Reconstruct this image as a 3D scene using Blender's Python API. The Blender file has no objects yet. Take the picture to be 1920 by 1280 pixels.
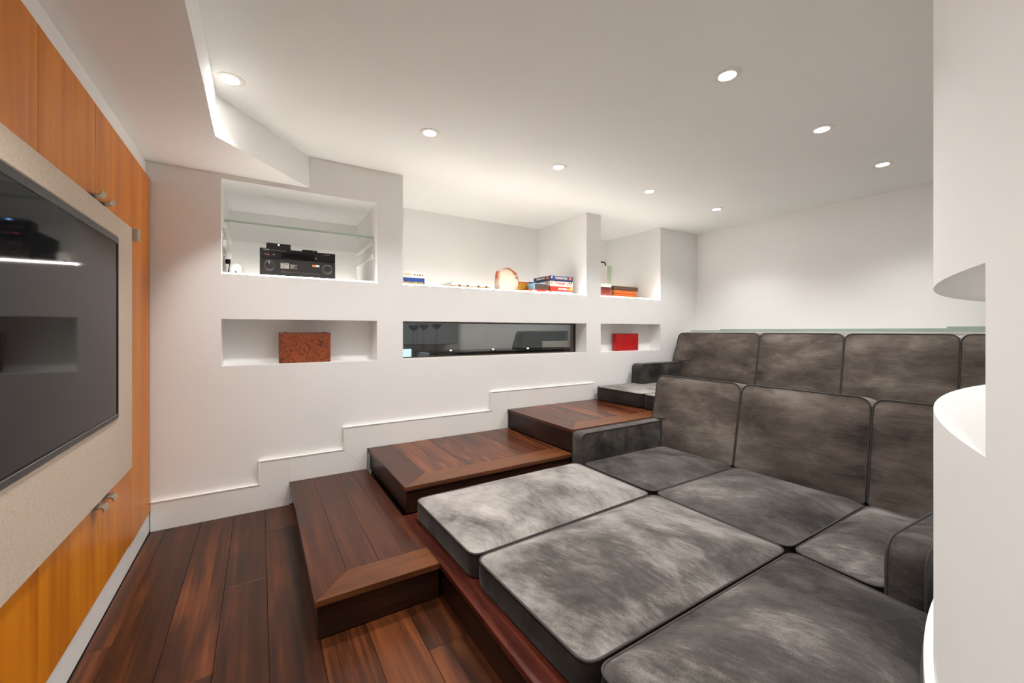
import bpy, bmesh, math, random
from mathutils import Vector, Matrix, noise

random.seed(7)
scene = bpy.context.scene
C = scene.collection

# ------------------------------------------------------------------ camera, world, exposure
TH = math.atan(473 / 767)
cam = bpy.data.cameras.new('camera')
cam.sensor_width = 36
cam.lens = 767 / 1920 * 36
cam.shift_y = -20 / 1920
cam.clip_start = 0.02
cam_o = bpy.data.objects.new('camera', cam)
C.objects.link(cam_o)
cam_o.location = (0, 0, 1.10)
cam_o.rotation_euler = (math.pi / 2, 0, -TH)
scene.camera = cam_o

world = bpy.data.worlds.new('world')
scene.world = world
world.use_nodes = True
world.node_tree.nodes['Background'].inputs['Color'].default_value = (0.6, 0.7, 0.8, 1)
world.node_tree.nodes['Background'].inputs['Strength'].default_value = 0.03

vs = scene.view_settings
vs.view_transform = 'Standard'
vs.look = 'None'
vs.gamma = 1
vs.use_curve_mapping = False
vs.exposure = 1.06
scene.cycles.max_bounces = 10
scene.cycles.diffuse_bounces = 6
scene.cycles.glossy_bounces = 3
scene.cycles.transparent_max_bounces = 12
scene.cycles.use_denoising = True
scene.cycles.use_light_tree = False
scene.cycles.use_adaptive_sampling = True
scene.cycles.adaptive_threshold = .03
scene.cycles.caustics_reflective = False
scene.cycles.caustics_refractive = False

BEAM = 31.0         # watts of one recessed spotlight
LENS = 45.0         # radiance of its glowing lens
LED_IN = 16.0      # shelf light strips: the half that washes the shelf
LED_OUT = 46.0     # and the half that washes the ceiling
LAMP_COL = (1.0, 0.985, 0.965)
LED_COL = (1.0, 0.95, 0.885)

# ------------------------------------------------------------------ helpers
def lin(r, g, b):
    def f(c):
        c /= 255
        return c / 12.92 if c <= .04045 else ((c + .055) / 1.055) ** 2.4
    return (f(r), f(g), f(b), 1)

MATS = {}
def new_mat(name):
    m = bpy.data.materials.new(name)
    m.use_nodes = True
    MATS[name] = m
    return m, m.node_tree, m.node_tree.nodes['Principled BSDF']

def plain(name, col, rough=.5, metal=0, spec=.5, coat=0, emit=None, es=0):
    m, nt, b = new_mat(name)
    b.inputs['Base Color'].default_value = col
    b.inputs['Roughness'].default_value = rough
    b.inputs['Metallic'].default_value = metal
    b.inputs['Specular IOR Level'].default_value = spec
    b.inputs['Coat Weight'].default_value = coat
    if emit:
        b.inputs['Emission Color'].default_value = (*emit[:3], 1)
        b.inputs['Emission Strength'].default_value = es
    # faint procedural unevenness of the gloss so that nothing is a flat fill
    if rough > .12:
        tc = nt.nodes.new('ShaderNodeTexCoord')
        n = nt.nodes.new('ShaderNodeTexNoise')
        n.inputs['Scale'].default_value = 35
        n.inputs['Detail'].default_value = 1
        nt.links.new(tc.outputs['Object'], n.inputs['Vector'])
        mr = nt.nodes.new('ShaderNodeMapRange')
        mr.inputs['To Min'].default_value = rough * .88; mr.inputs['To Max'].default_value = min(1, rough * 1.12)
        nt.links.new(n.outputs['Fac'], mr.inputs['Value']); nt.links.new(mr.outputs[0], b.inputs['Roughness'])
    return m

def paint(name, col, rough=.55):
    m, nt, b = new_mat(name)
    geo = nt.nodes.new('ShaderNodeNewGeometry')
    n = nt.nodes.new('ShaderNodeTexNoise')
    n.inputs['Scale'].default_value = 2.2
    n.inputs['Detail'].default_value = 2
    nt.links.new(geo.outputs['Position'], n.inputs['Vector'])
    r = nt.nodes.new('ShaderNodeValToRGB')
    r.color_ramp.elements[0].color = (col[0] * .975, col[1] * .975, col[2] * .97, 1)
    r.color_ramp.elements[1].color = (col[0] * 1.02, col[1] * 1.02, col[2] * 1.02, 1)
    nt.links.new(n.outputs['Fac'], r.inputs['Fac'])
    nt.links.new(r.outputs['Color'], b.inputs['Base Color'])
    b.inputs['Roughness'].default_value = rough
    b.inputs['Specular IOR Level'].default_value = .3
    return m

def wood(name, dark, mid, light, axis, rough=.3, along=1.2, across=26., spread=.35, coat=0., contrast=1.0, bias=.5, spec=.3):
    """streaky grain that runs along one world axis; every board gets its own offset and tone"""
    m, nt, b = new_mat(name)
    L = nt.links.new
    geo = nt.nodes.new('ShaderNodeNewGeometry')
    info = nt.nodes.new('ShaderNodeObjectInfo')
    mul = nt.nodes.new('ShaderNodeMath'); mul.operation = 'MULTIPLY'; mul.inputs[1].default_value = 57.0
    L(info.outputs['Random'], mul.inputs[0])
    off = nt.nodes.new('ShaderNodeCombineXYZ')
    for i in range(3): L(mul.outputs[0], off.inputs[i])
    add = nt.nodes.new('ShaderNodeVectorMath'); add.operation = 'ADD'
    L(geo.outputs['Position'], add.inputs[0]); L(off.outputs[0], add.inputs[1])
    sc = nt.nodes.new('ShaderNodeVectorMath'); sc.operation = 'MULTIPLY'
    v = [across] * 3; v['XYZ'.index(axis)] = along
    sc.inputs[1].default_value = v
    L(add.outputs[0], sc.inputs[0])
    n = nt.nodes.new('ShaderNodeTexNoise')
    n.inputs['Scale'].default_value = 1.0; n.inputs['Detail'].default_value = 7; n.inputs['Roughness'].default_value = .62
    n.inputs['Distortion'].default_value = .5
    L(sc.outputs[0], n.inputs['Vector'])
    sc2 = nt.nodes.new('ShaderNodeVectorMath'); sc2.operation = 'MULTIPLY'
    v2 = [across * .22] * 3; v2['XYZ'.index(axis)] = along * .8
    sc2.inputs[1].default_value = v2
    L(add.outputs[0], sc2.inputs[0])
    n2 = nt.nodes.new('ShaderNodeTexNoise')
    n2.inputs['Scale'].default_value = 1.0; n2.inputs['Detail'].default_value = 4; n2.inputs['Distortion'].default_value = 1.2
    L(sc2.outputs[0], n2.inputs['Vector'])
    mx = nt.nodes.new('ShaderNodeMath'); mx.operation = 'ADD'
    L(n.outputs['Fac'], mx.inputs[0]); L(n2.outputs['Fac'], mx.inputs[1])
    # per-board tone
    mr = nt.nodes.new('ShaderNodeMath'); mr.operation = 'MULTIPLY_ADD'
    L(info.outputs['Random'], mr.inputs[0]); mr.inputs[1].default_value = spread; mr.inputs[2].default_value = -spread / 2
    tot = nt.nodes.new('ShaderNodeMath'); tot.operation = 'ADD'
    L(mx.outputs[0], tot.inputs[0]); L(mr.outputs[0], tot.inputs[1])
    ramp = nt.nodes.new('ShaderNodeValToRGB')
    half = nt.nodes.new('ShaderNodeMath'); half.operation = 'MULTIPLY'; half.inputs[1].default_value = .5
    L(tot.outputs[0], half.inputs[0]); L(half.outputs[0], ramp.inputs['Fac'])
    e = ramp.color_ramp.elements
    e[0].position = bias - .2 / contrast; e[0].color = dark
    e[1].position = bias + .2 / contrast; e[1].color = light
    k = ramp.color_ramp.elements.new(bias); k.color = mid
    L(ramp.outputs['Color'], b.inputs['Base Color'])
    bump = nt.nodes.new('ShaderNodeBump')
    bump.inputs['Strength'].default_value = .06; bump.inputs['Distance'].default_value = .001
    L(n.outputs['Fac'], bump.inputs['Height']); L(bump.outputs['Normal'], b.inputs['Normal'])
    rr = nt.nodes.new('ShaderNodeMapRange')
    rr.inputs['To Min'].default_value = rough * .85; rr.inputs['To Max'].default_value = rough * 1.25
    L(n2.outputs['Fac'], rr.inputs['Value']); L(rr.outputs[0], b.inputs['Roughness'])
    b.inputs['Specular IOR Level'].default_value = spec
    b.inputs['Coat Weight'].default_value = coat
    b.inputs['Coat Roughness'].default_value = .12
    return m

def velvet(name, dark, mid, light, patch, streak, rot, sheen=.5):
    """crushed velvet: soft uneven patches of brushed nap with fine streaks; an object's colour says how its nap lies"""
    m, nt, b = new_mat(name)
    L = nt.links.new
    geo = nt.nodes.new('ShaderNodeNewGeometry')
    info = nt.nodes.new('ShaderNodeObjectInfo')
    def tex(scale, detail, rough, dist):
        mp = nt.nodes.new('ShaderNodeMapping')
        mp.vector_type = 'TEXTURE'
        mp.inputs['Rotation'].default_value = (0, 0, rot)
        mp.inputs['Scale'].default_value = [1 / q for q in scale]
        L(geo.outputs['Position'], mp.inputs['Vector'])
        n = nt.nodes.new('ShaderNodeTexNoise')
        n.inputs['Scale'].default_value = 1.0; n.inputs['Detail'].default_value = detail
        n.inputs['Roughness'].default_value = rough; n.inputs['Distortion'].default_value = dist
        L(mp.outputs[0], n.inputs['Vector'])
        return n
    n1 = tex(patch, 3, .5, .35)
    n1b = tex([p * 3.0 for p in patch], 6, .65, .5)
    n2 = tex(streak, 4, .65, 0)
    n3 = nt.nodes.new('ShaderNodeTexNoise'); n3.inputs['Scale'].default_value = 420
    L(geo.outputs['Position'], n3.inputs['Vector'])
    val = None
    for n, k in ((n1, .56), (n1b, .30), (n2, .20), (n3, .20)):
        a = nt.nodes.new('ShaderNodeMath'); a.operation = 'MULTIPLY_ADD'; a.inputs[1].default_value = k
        L(n.outputs['Fac'], a.inputs[0])
        if val: L(val.outputs[0], a.inputs[2])
        else: a.inputs[2].default_value = -.63
        val = a
    sep = nt.nodes.new('ShaderNodeSeparateColor'); L(info.outputs['Color'], sep.inputs[0])
    a = nt.nodes.new('ShaderNodeMath'); a.operation = 'ADD'
    L(val.outputs[0], a.inputs[0]); L(sep.outputs[0], a.inputs[1]); val = a       # centred on the object's own value
    ramp = nt.nodes.new('ShaderNodeValToRGB')
    e = ramp.color_ramp.elements
    e[0].position = .33; e[0].color = dark
    e[1].position = .78; e[1].color = light
    k = e.new(.5); k.color = mid
    L(val.outputs[0], ramp.inputs['Fac'])
    L(ramp.outputs['Color'], b.inputs['Base Color'])
    b.inputs['Roughness'].default_value = .8
    b.inputs['Specular IOR Level'].default_value = .25
    b.inputs['Sheen Tint'].default_value = (.96, .93, .91, 1)
    b.inputs['Sheen Roughness'].default_value = .4
    ms = nt.nodes.new('ShaderNodeMapRange')
    ms.inputs['From Min'].default_value = .3; ms.inputs['From Max'].default_value = .7
    ms.inputs['To Min'].default_value = sheen * .1; ms.inputs['To Max'].default_value = sheen
    L(val.outputs[0], ms.inputs['Value']); L(ms.outputs[0], b.inputs['Sheen Weight'])
    bump = nt.nodes.new('ShaderNodeBump')
    bump.inputs['Strength'].default_value = .1; bump.inputs['Distance'].default_value = .002
    L(n2.outputs['Fac'], bump.inputs['Height']); L(bump.outputs['Normal'], b.inputs['Normal'])
    return m

def thin_glass(name, tint, rough=0.0, fres=1.5):
    m, nt, b = new_mat(name)
    nt.nodes.remove(b)
    out = nt.nodes['Material Output']
    tr = nt.nodes.new('ShaderNodeBsdfTransparent'); tr.inputs['Color'].default_value = tint
    gl = nt.nodes.new('ShaderNodeBsdfGlossy'); gl.inputs['Roughness'].default_value = rough
    fr = nt.nodes.new('ShaderNodeFresnel'); fr.inputs['IOR'].default_value = fres
    mx = nt.nodes.new('ShaderNodeMixShader')
    geo = nt.nodes.new('ShaderNodeNewGeometry')      # only the outer face mirrors, so that light passes straight through the sheet
    fm = nt.nodes.new('ShaderNodeMath'); fm.operation = 'SUBTRACT'; fm.inputs[0].default_value = 1; nt.links.new(geo.outputs['Backfacing'], fm.inputs[1])
    fk = nt.nodes.new('ShaderNodeMath'); fk.operation = 'MULTIPLY'; nt.links.new(fr.outputs[0], fk.inputs[0]); nt.links.new(fm.outputs[0], fk.inputs[1])
    nt.links.new(fk.outputs[0], mx.inputs[0]); nt.links.new(tr.outputs[0], mx.inputs[1]); nt.links.new(gl.outputs[0], mx.inputs[2])
    nt.links.new(mx.outputs[0], out.inputs['Surface'])
    return m

def emitter(name, col, strength):
    m, nt, b = new_mat(name)
    nt.nodes.remove(b)
    em = nt.nodes.new('ShaderNodeEmission')
    em.inputs['Color'].default_value = (*col[:3], 1); em.inputs['Strength'].default_value = strength
    nt.links.new(em.outputs[0], nt.nodes['Material Output'].inputs['Surface'])
    return m

# ---- object helpers
def link_mesh(name, verts, faces, mat, parent=None, smooth=False):
    me = bpy.data.meshes.new(name)
    me.from_pydata([tuple(v) for v in verts], [], faces)
    bm = bmesh.new(); bm.from_mesh(me)
    bmesh.ops.recalc_face_normals(bm, faces=bm.faces)
    bm.to_mesh(me); bm.free()
    if smooth:
        me.polygons.foreach_set('use_smooth', [True] * len(me.polygons))
    me.materials.append(MATS[mat] if isinstance(mat, str) else mat)
    o = bpy.data.objects.new(name, me)
    C.objects.link(o)
    if parent: o.parent = parent
    return o

def tag(o, label=None, cat=None, group=None, kind=None):
    if label: o['label'] = label
    if cat: o['category'] = cat
    if group: o['group'] = group
    if kind: o['kind'] = kind
    return o

def thing(name, label, cat, group=None):
    o = bpy.data.objects.new(name, None)
    o.empty_display_size = .05
    C.objects.link(o)
    return tag(o, label, cat, group)

class MB:
    """collects simple solids, becomes ONE mesh object"""
    def __init__(s): s.v = []; s.f = []
    def add(s, v, f):
        n = len(s.v); s.v += [tuple(p) for p in v]; s.f += [tuple(i + n for i in q) for q in f]; return s
    def box(s, x0, x1, y0, y1, z0, z1):
        return s.add([(x, y, z) for z in (z0, z1) for x, y in ((x0, y0), (x1, y0), (x1, y1), (x0, y1))],
                     [(3, 2, 1, 0), (4, 5, 6, 7), (0, 1, 5, 4), (1, 2, 6, 5), (2, 3, 7, 6), (3, 0, 4, 7)])
    def cbox(s, x0, x1, y0, y1, z0, z1, c=.002):
        """box with every edge chamfered"""
        v = []; X, Y, Z = (x0, x1), (y0, y1), (z0, z1)
        idx = {}
        for i in (0, 1):
            for j in (0, 1):
                for k in (0, 1):
                    sx, sy, sz = (1 - 2 * i), (1 - 2 * j), (1 - 2 * k)
                    for a in range(3):
                        p = [X[i], Y[j], Z[k]]
                        for d, sg in ((0, sx), (1, sy), (2, sz)):
                            if d != a: p[d] += sg * c
                        idx[(i, j, k, a)] = len(v); v.append(p)
        f = []
        for a in range(3):
            o = [d for d in range(3) if d != a]
            for e in (0, 1):
                q = []
                for (m, n) in ((0, 0), (1, 0), (1, 1), (0, 1)):
                    t = [0, 0, 0]; t[a] = e; t[o[0]] = m; t[o[1]] = n
                    q.append(idx[(*t, a)])
                f.append(q)
            # edges along axis a
            for m in (0, 1):
                for n in (0, 1):
                    t0 = [0, 0, 0]; t0[o[0]] = m; t0[o[1]] = n; t1 = list(t0); t1[a] = 1
                    f.append([idx[(*t0, o[0])], idx[(*t1, o[0])], idx[(*t1, o[1])], idx[(*t0, o[1])]])
        for i in (0, 1):
            for j in (0, 1):
                for k in (0, 1):
                    f.append([idx[(i, j, k, a)] for a in range(3)])
        return s.add(v, f)
    def prism(s, poly, t0, t1, axis='Z'):
        """polygon extruded along an axis; poly in the two other axes, in XYZ order"""
        n = len(poly)
        def P(a, b, t):
            return {'Z': (a, b, t), 'Y': (a, t, b), 'X': (t, a, b)}[axis]
        v = [P(a, b, t0) for a, b in poly] + [P(a, b, t1) for a, b in poly]
        f = [tuple(range(n))[::-1], tuple(range(n, 2 * n))] + [(i, (i + 1) % n, n + (i + 1) % n, n + i) for i in range(n)]
        return s.add(v, f)
    def cprism(s, poly, z0, z1, c=.0015):
        """vertical prism with a chamfered top edge"""
        ins = inset(poly, c); n = len(poly)
        v = [(a, b, z0) for a, b in poly] + [(a, b, z1 - c) for a, b in poly] + [(a, b, z1) for a, b in ins]
        f = [tuple(range(n))[::-1]] + [(i, (i + 1) % n, n + (i + 1) % n, n + i) for i in range(n)]
        f += [(n + i, n + (i + 1) % n, 2 * n + (i + 1) % n, 2 * n + i) for i in range(n)] + [tuple(range(2 * n, 3 * n))]
        return s.add(v, f)
    def lathe(s, prof, M=None, n=24):
        """profile of (r, z) turned about local z"""
        M = M or Matrix.Identity(4)
        base = []; f = []
        for r, z in prof:
            for i in range(n):
                a = 2 * math.pi * i / n
                base.append(M @ Vector((r * math.cos(a), r * math.sin(a), z)))
        for k in range(len(prof) - 1):
            for i in range(n):
                j = (i + 1) % n
                f.append((k * n + i, k * n + j, (k + 1) * n + j, (k + 1) * n + i))
        f.append(tuple(range(n))[::-1]); f.append(tuple(range((len(prof) - 1) * n, len(prof) * n)))
        return s.add(base, f)
    def tube(s, path, r, closed=False, n=8):
        P = [Vector(p) for p in path]; m = len(P); vs_ = []; f = []
        prev = None
        for i in range(m):
            if closed: t = P[(i + 1) % m] - P[i - 1]
            else: t = P[min(i + 1, m - 1)] - P[max(i - 1, 0)]
            t.normalize()
            if prev is None:
                u = t.orthogonal().normalized()
            else:
                u = (prev - t * prev.dot(t)).normalized()
            prev = u; w = t.cross(u)
            for k in range(n):
                a = 2 * math.pi * k / n
                vs_.append(P[i] + (u * math.cos(a) + w * math.sin(a)) * r)
        for i in range(m if closed else m - 1):
            j = (i + 1) % m
            # closed loops: find the twist that lines the last ring up with the first
            sh = 0
            if closed and j == 0:
                sh = min(range(n), key=lambda q: (vs_[q] - vs_[i * n]).length)
            for k in range(n):
                f.append((i * n + k, i * n + (k + 1) % n, j * n + (k + 1 + sh) % n, j * n + (k + sh) % n))
        if not closed:
            f.append(tuple(range(n))[::-1]); f.append(tuple(range((m - 1) * n, m * n)))
        return s.add(vs_, f)
    def build(s, name, mat, parent=None, smooth=False):
        return link_mesh(name, s.v, s.f, mat, parent, smooth)

def area2(p): return sum(p[i][0] * p[(i + 1) % len(p)][1] - p[(i + 1) % len(p)][0] * p[i][1] for i in range(len(p)))
def inset(poly, d):
    """move a polygon's edges inward by d"""
    sg = 1 if area2(poly) > 0 else -1
    n = len(poly); out = []
    for i in range(n):
        p0, p1, p2 = Vector(poly[i - 1]), Vector(poly[i]), Vector(poly[(i + 1) % n])
        e1 = (p1 - p0); e2 = (p2 - p1)
        if e1.length < 1e-9 or e2.length < 1e-9: out.append(tuple(p1)); continue
        e1.normalize(); e2.normalize()
        n1 = Vector((-e1.y, e1.x)) * sg; n2 = Vector((-e2.y, e2.x)) * sg
        b = n1 + n2
        k = d / max(.35, (1 + n1.dot(n2)))
        out.append(tuple(p1 + b * k))
    return out

def rounded(poly, radii, seg=6):
    """round polygon corners; radii a number or one per corner"""
    n = len(poly); out = []
    if not isinstance(radii, (list, tuple)): radii = [radii] * n
    for i in range(n):
        p0, p1, p2 = Vector(poly[i - 1]), Vector(poly[i]), Vector(poly[(i + 1) % n])
        r = radii[i]
        if r <= 0: out.append(tuple(p1)); continue
        a = (p0 - p1).normalized(); b = (p2 - p1).normalized()
        ang = a.angle(b)
        d = min(r / math.tan(ang / 2), (p0 - p1).length * .49, (p2 - p1).length * .49)
        s, e = p1 + a * d, p1 + b * d
        for k in range(seg + 1):
            t = k / seg
            out.append(tuple(s * (1 - t) ** 2 + p1 * 2 * t * (1 - t) + e * t ** 2))
    return out

def resample(poly, step):
    out = []
    n = len(poly)
    for i in range(n):
        a, b = Vector(poly[i]), Vector(poly[(i + 1) % n])
        m = max(1, int(math.ceil((b - a).length / step)))
        for k in range(m): out.append(tuple(a + (b - a) * k / m))
    return out

def pillow(name, outline, t0, t1, bulge0, bulge1, mapf, mat, parent, side=.006, pipes=(1,), pr=.0042, nap=.5, radius=.05, box=True, power=5, wob=.004):
    """upholstered block: outline in (a, b), thickness along n from t0 to t1, crowned faces, piping on the seams"""
    o = resample(rounded(outline, radius), .035)
    n = len(o)
    ca = sum(p[0] for p in o) / n; cb = sum(p[1] for p in o) / n
    rings = []
    S = [0.12, .3, .5, .68, .8, .88, .935, .97, .99, 1.0]
    def face(t, bulge, sgn, order):
        rs = []
        for s in order:
            ring = []
            for a, b in o:
                pa, pb = ca + (a - ca) * s, cb + (b - cb) * s
                w = wob * noise.noise(Vector((pa * 5.1 + t * 9, pb * 5.1, ca * 3 + cb))) * (1 - s ** 6)
                ring.append((pa, pb, t + sgn * (bulge * (1 - s ** power)) + w))
            rs.append(ring)
        return rs
    rings += face(t0, bulge0, -1, S)
    for q in (.08, .3, .5, .7, .92):
        k = side * math.sin(math.pi * q)
        ring = [(a, b, t0 + (t1 - t0) * q) for a, b in inset(o, -k)]
        rings.append(ring)
    rings += face(t1, bulge1, 1, S[::-1])
    v = [mapf(*p) for r in rings for p in r]
    f = []
    for k in range(len(rings) - 1):
        for i in range(n):
            j = (i + 1) % n
            f.append((k * n + i, k * n + j, (k + 1) * n + j, (k + 1) * n + i))
    f.append(tuple(range(n))[::-1]); f.append(tuple(range((len(rings) - 1) * n, len(rings) * n)))
    ob = link_mesh(name, v, f, mat, parent, True)
    ob.color = (nap, nap, nap, 1)  # lightness per cushion: how brightly each is lit, put into its colour
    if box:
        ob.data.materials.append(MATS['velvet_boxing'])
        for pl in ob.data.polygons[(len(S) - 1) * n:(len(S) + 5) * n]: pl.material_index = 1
    for w in pipes:
        t = t1 if w else t0
        MB().tube([mapf(a, b, t) for a, b in inset(o, -.001)], pr, True, 8).build('piping', 'piping', ob, True)
    return ob

def text(s, size, mat, parent, M, name='lettering', bold=.0, extrude=.0004, align='LEFT', width=None):
    cu = bpy.data.curves.new(name, 'FONT')
    cu.body = s; cu.size = size; cu.extrude = extrude; cu.offset = bold * size; cu.align_x = align
    cu.resolution_u = 3
    tmp = bpy.data.objects.new('tmp', cu); C.objects.link(tmp)
    bpy.context.view_layer.update()
    me = bpy.data.meshes.new_from_object(tmp.evaluated_get(bpy.context.evaluated_depsgraph_get()))
    bpy.data.objects.remove(tmp)
    if width:
        xs = [v.co.x for v in me.vertices]; k = width / (max(xs) - min(xs))
        for v in me.vertices: v.co.x *= k
    me.transform(M)
    me.materials.clear(); me.materials.append(MATS[mat])
    o = bpy.data.objects.new(name, me); C.objects.link(o); o.parent = parent
    return o
def face_y(x, y, z):   # lettering on a face that looks to -y
    return Matrix.Translation((x, y, z)) @ Matrix.Rotation(math.pi / 2, 4, 'X')
def face_x(x, y, z):   # lettering on a face that looks to -x (reads towards -y)
    return Matrix.Translation((x, y, z)) @ Matrix.Rotation(-math.pi / 2, 4, 'Z') @ Matrix.Rotation(math.pi / 2, 4, 'X')

# ------------------------------------------------------------------ materials
paint('wall_paint', (.862, .858, .846))
paint('ceiling_paint', (.875, .87, .848), .7)
paint('trim_paint', (.82, .815, .79), .35)
wood('floor_wood', lin(24, 11, 5), lin(60, 29, 13), lin(108, 58, 26), 'Y', rough=.3, along=1.5, across=46, spread=.26)
wood('step_wood', lin(34, 15, 8), lin(64, 31, 18), lin(96, 51, 29), 'Y', rough=.28, along=1.3, across=55, spread=.14)
wood('step_wood_cross', lin(66, 35, 17), lin(94, 54, 28), lin(116, 70, 38), 'X', rough=.3, along=2.5, across=50, spread=.05)
wood('zebra_wood', lin(24, 10, 5), lin(82, 40, 20), lin(124, 70, 34), 'Y', rough=.26, along=1.0, across=34, spread=.06, contrast=1.5)
wood('riser_wood', lin(22, 12, 8), lin(42, 23, 15), lin(64, 36, 22), 'Y', rough=.3, along=1.5, across=30, spread=.1)
wood('riser_wood_cross', lin(22, 12, 8), lin(42, 23, 15), lin(64, 36, 22), 'X', rough=.3, along=1.5, across=30, spread=.1)
wood('red_wood', lin(36, 13, 9), lin(70, 29, 20), lin(100, 46, 33), 'Y', rough=.26, along=1.2, across=34, spread=.05, contrast=1.3)
wood('teak', lin(164, 86, 6), lin(208, 122, 14), lin(224, 150, 40), 'Z', rough=.36, along=.7, across=17, spread=.10, spec=.28)
plain('teak_edge', lin(112, 56, 14), .45)
plain('gap_dark', lin(14, 9, 7), .7)
velvet('velvet_seat', lin(31, 27, 25), lin(71, 66, 62), lin(168, 162, 157), (3.4, 2.4, 4), (70, 16, 60), .35, .75)
velvet('velvet_boxing', lin(17, 14, 12), lin(34, 29, 26), lin(56, 50, 46), (5, 5, 5), (60, 60, 12), 0, .2)  # darker copy of the velvet, shade of the cushion sides in its colour
velvet('velvet_back', lin(50, 43, 39), lin(92, 83, 76), lin(152, 143, 135), (3, 2.2, 4.5), (60, 9, 130), 0, .5)
plain('piping', lin(58, 53, 50), .85)
plain('screen_black', (.006, .006, .0065, 1), .05, spec=.08)
plain('black_gloss', lin(12, 12, 13), .18)
plain('black_satin', lin(30, 29, 28), .4)
plain('black_matte', lin(20, 20, 20), .6)
plain('nickel', lin(190, 178, 160), .32, metal=1)
plain('steel', lin(150, 148, 145), .25, metal=1)
plain('white_plastic', lin(236, 232, 226), .35)
plain('white_card', lin(238, 232, 222), .5)
plain('label_grey', lin(170, 166, 160), .5)
plain('ink', lin(28, 26, 30), .5)
plain('ink_red', lin(205, 60, 30), .5)
plain('gold_ink', lin(232, 190, 70), .5)
plain('box_blue', lin(32, 66, 140), .4)
plain('box_navy', lin(38, 48, 96), .4)
plain('box_sky', lin(140, 190, 214), .45)
plain('box_red', lin(200, 52, 34), .42)
plain('box_orange', lin(222, 110, 30), .42)
plain('box_yellow', lin(226, 170, 50), .45)
plain('book_red', lin(176, 8, 10), .42)
plain('pages', lin(70, 50, 40), .8)
plain('tan', lin(196, 146, 84), .5)
plain('lid_brown', lin(92, 66, 46), .5)
plain('maroon', lin(92, 26, 20), .5)
plain('pale_green', lin(176, 186, 158), .45)
plain('orange_label', lin(236, 132, 40), .5)
plain('green_ink', lin(60, 150, 100), .5)
plain('kitchen_grey', lin(120, 126, 128), .4)
plain('counter_dark', lin(40, 36, 34), .2)
emitter('lamp_lens', LAMP_COL, LENS)
emitter('led_in', LED_COL, LED_IN)
emitter('led_out', LED_COL, LED_OUT)
emitter('led_rear', LED_COL, 6.5)
emitter('led_in_soft', LED_COL, 7.0)
emitter('kitchen_lens', LAMP_COL, 150)
emitter('blue_led', (.25, .5, 1), 14)
emitter('red_led', (1, .05, .08), 5)
emitter('daylight_pane', (.55, .8, 1), 1.6)
emitter('puck_lens', (1, .8, .55), 22)
thin_glass('window_glass', (.62, .62, .61, 1), 0, 1.5)
thin_glass('clear_glass', (.985, .99, .986, 1), 0, 1.45)
plain('glass_edge', lin(168, 186, 172), .2)
thin_glass('stem_glass', (.70, .73, .75, 1), .02, 1.5)

def linen():
    m, nt, b = new_mat('linen')
    L = nt.links.new
    geo = nt.nodes.new('ShaderNodeNewGeometry')
    acc = None
    cols = []
    for v in ((0, 60, 900), (0, 900, 60)):
        mp = nt.nodes.new('ShaderNodeVectorMath'); mp.operation = 'MULTIPLY'; mp.inputs[1].default_value = v
        L(geo.outputs['Position'], mp.inputs[0])
        n = nt.nodes.new('ShaderNodeTexNoise'); n.inputs['Scale'].default_value = 1; n.inputs['Detail'].default_value = 2
        L(mp.outputs[0], n.inputs['Vector']); cols.append(n)
    a = nt.nodes.new('ShaderNodeMath'); a.operation = 'ADD'
    L(cols[0].outputs['Fac'], a.inputs[0]); L(cols[1].outputs['Fac'], a.inputs[1])
    r = nt.nodes.new('ShaderNodeMapRange'); r.inputs['From Min'].default_value = .6; r.inputs['From Max'].default_value = 1.4
    L(a.outputs[0], r.inputs['Value'])
    ramp = nt.nodes.new('ShaderNodeValToRGB')
    ramp.color_ramp.elements[0].color = lin(168, 148, 128); ramp.color_ramp.elements[1].color = lin(222, 206, 188)
    L(r.outputs[0], ramp.inputs['Fac']); L(ramp.outputs['Color'], b.inputs['Base Color'])
    b.inputs['Roughness'].default_value = .9
    bump = nt.nodes.new('ShaderNodeBump'); bump.inputs['Strength'].default_value = .25; bump.inputs['Distance'].default_value = .001
    L(a.outputs[0], bump.inputs['Height']); L(bump.outputs['Normal'], b.inputs['Normal'])
linen()

def burl():
    m, nt, b = new_mat('burl_wood')
    L = nt.links.new
    geo = nt.nodes.new('ShaderNodeNewGeometry')
    n = nt.nodes.new('ShaderNodeTexNoise'); n.inputs['Scale'].default_value = 9; n.inputs['Detail'].default_value = 3; n.inputs['Distortion'].default_value = 1.5
    L(geo.outputs['Position'], n.inputs['Vector'])
    w = nt.nodes.new('ShaderNodeMath'); w.operation = 'MULTIPLY'; w.inputs[1].default_value = 14
    L(n.outputs['Fac'], w.inputs[0])
    fr = nt.nodes.new('ShaderNodeMath'); fr.operation = 'PINGPONG'; fr.inputs[1].default_value = 1
    L(w.outputs[0], fr.inputs[0])
    ramp = nt.nodes.new('ShaderNodeValToRGB')
    e = ramp.color_ramp.elements
    e[0].position = 0; e[0].color = lin(48, 18, 8); e[1].position = 1; e[1].color = lin(146, 72, 30)
    k = e.new(.16); k.color = lin(118, 52, 20)
    L(fr.outputs[0], ramp.inputs['Fac']); L(ramp.outputs['Color'], b.inputs['Base Color'])
    b.inputs['Roughness'].default_value = .3
burl()

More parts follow.
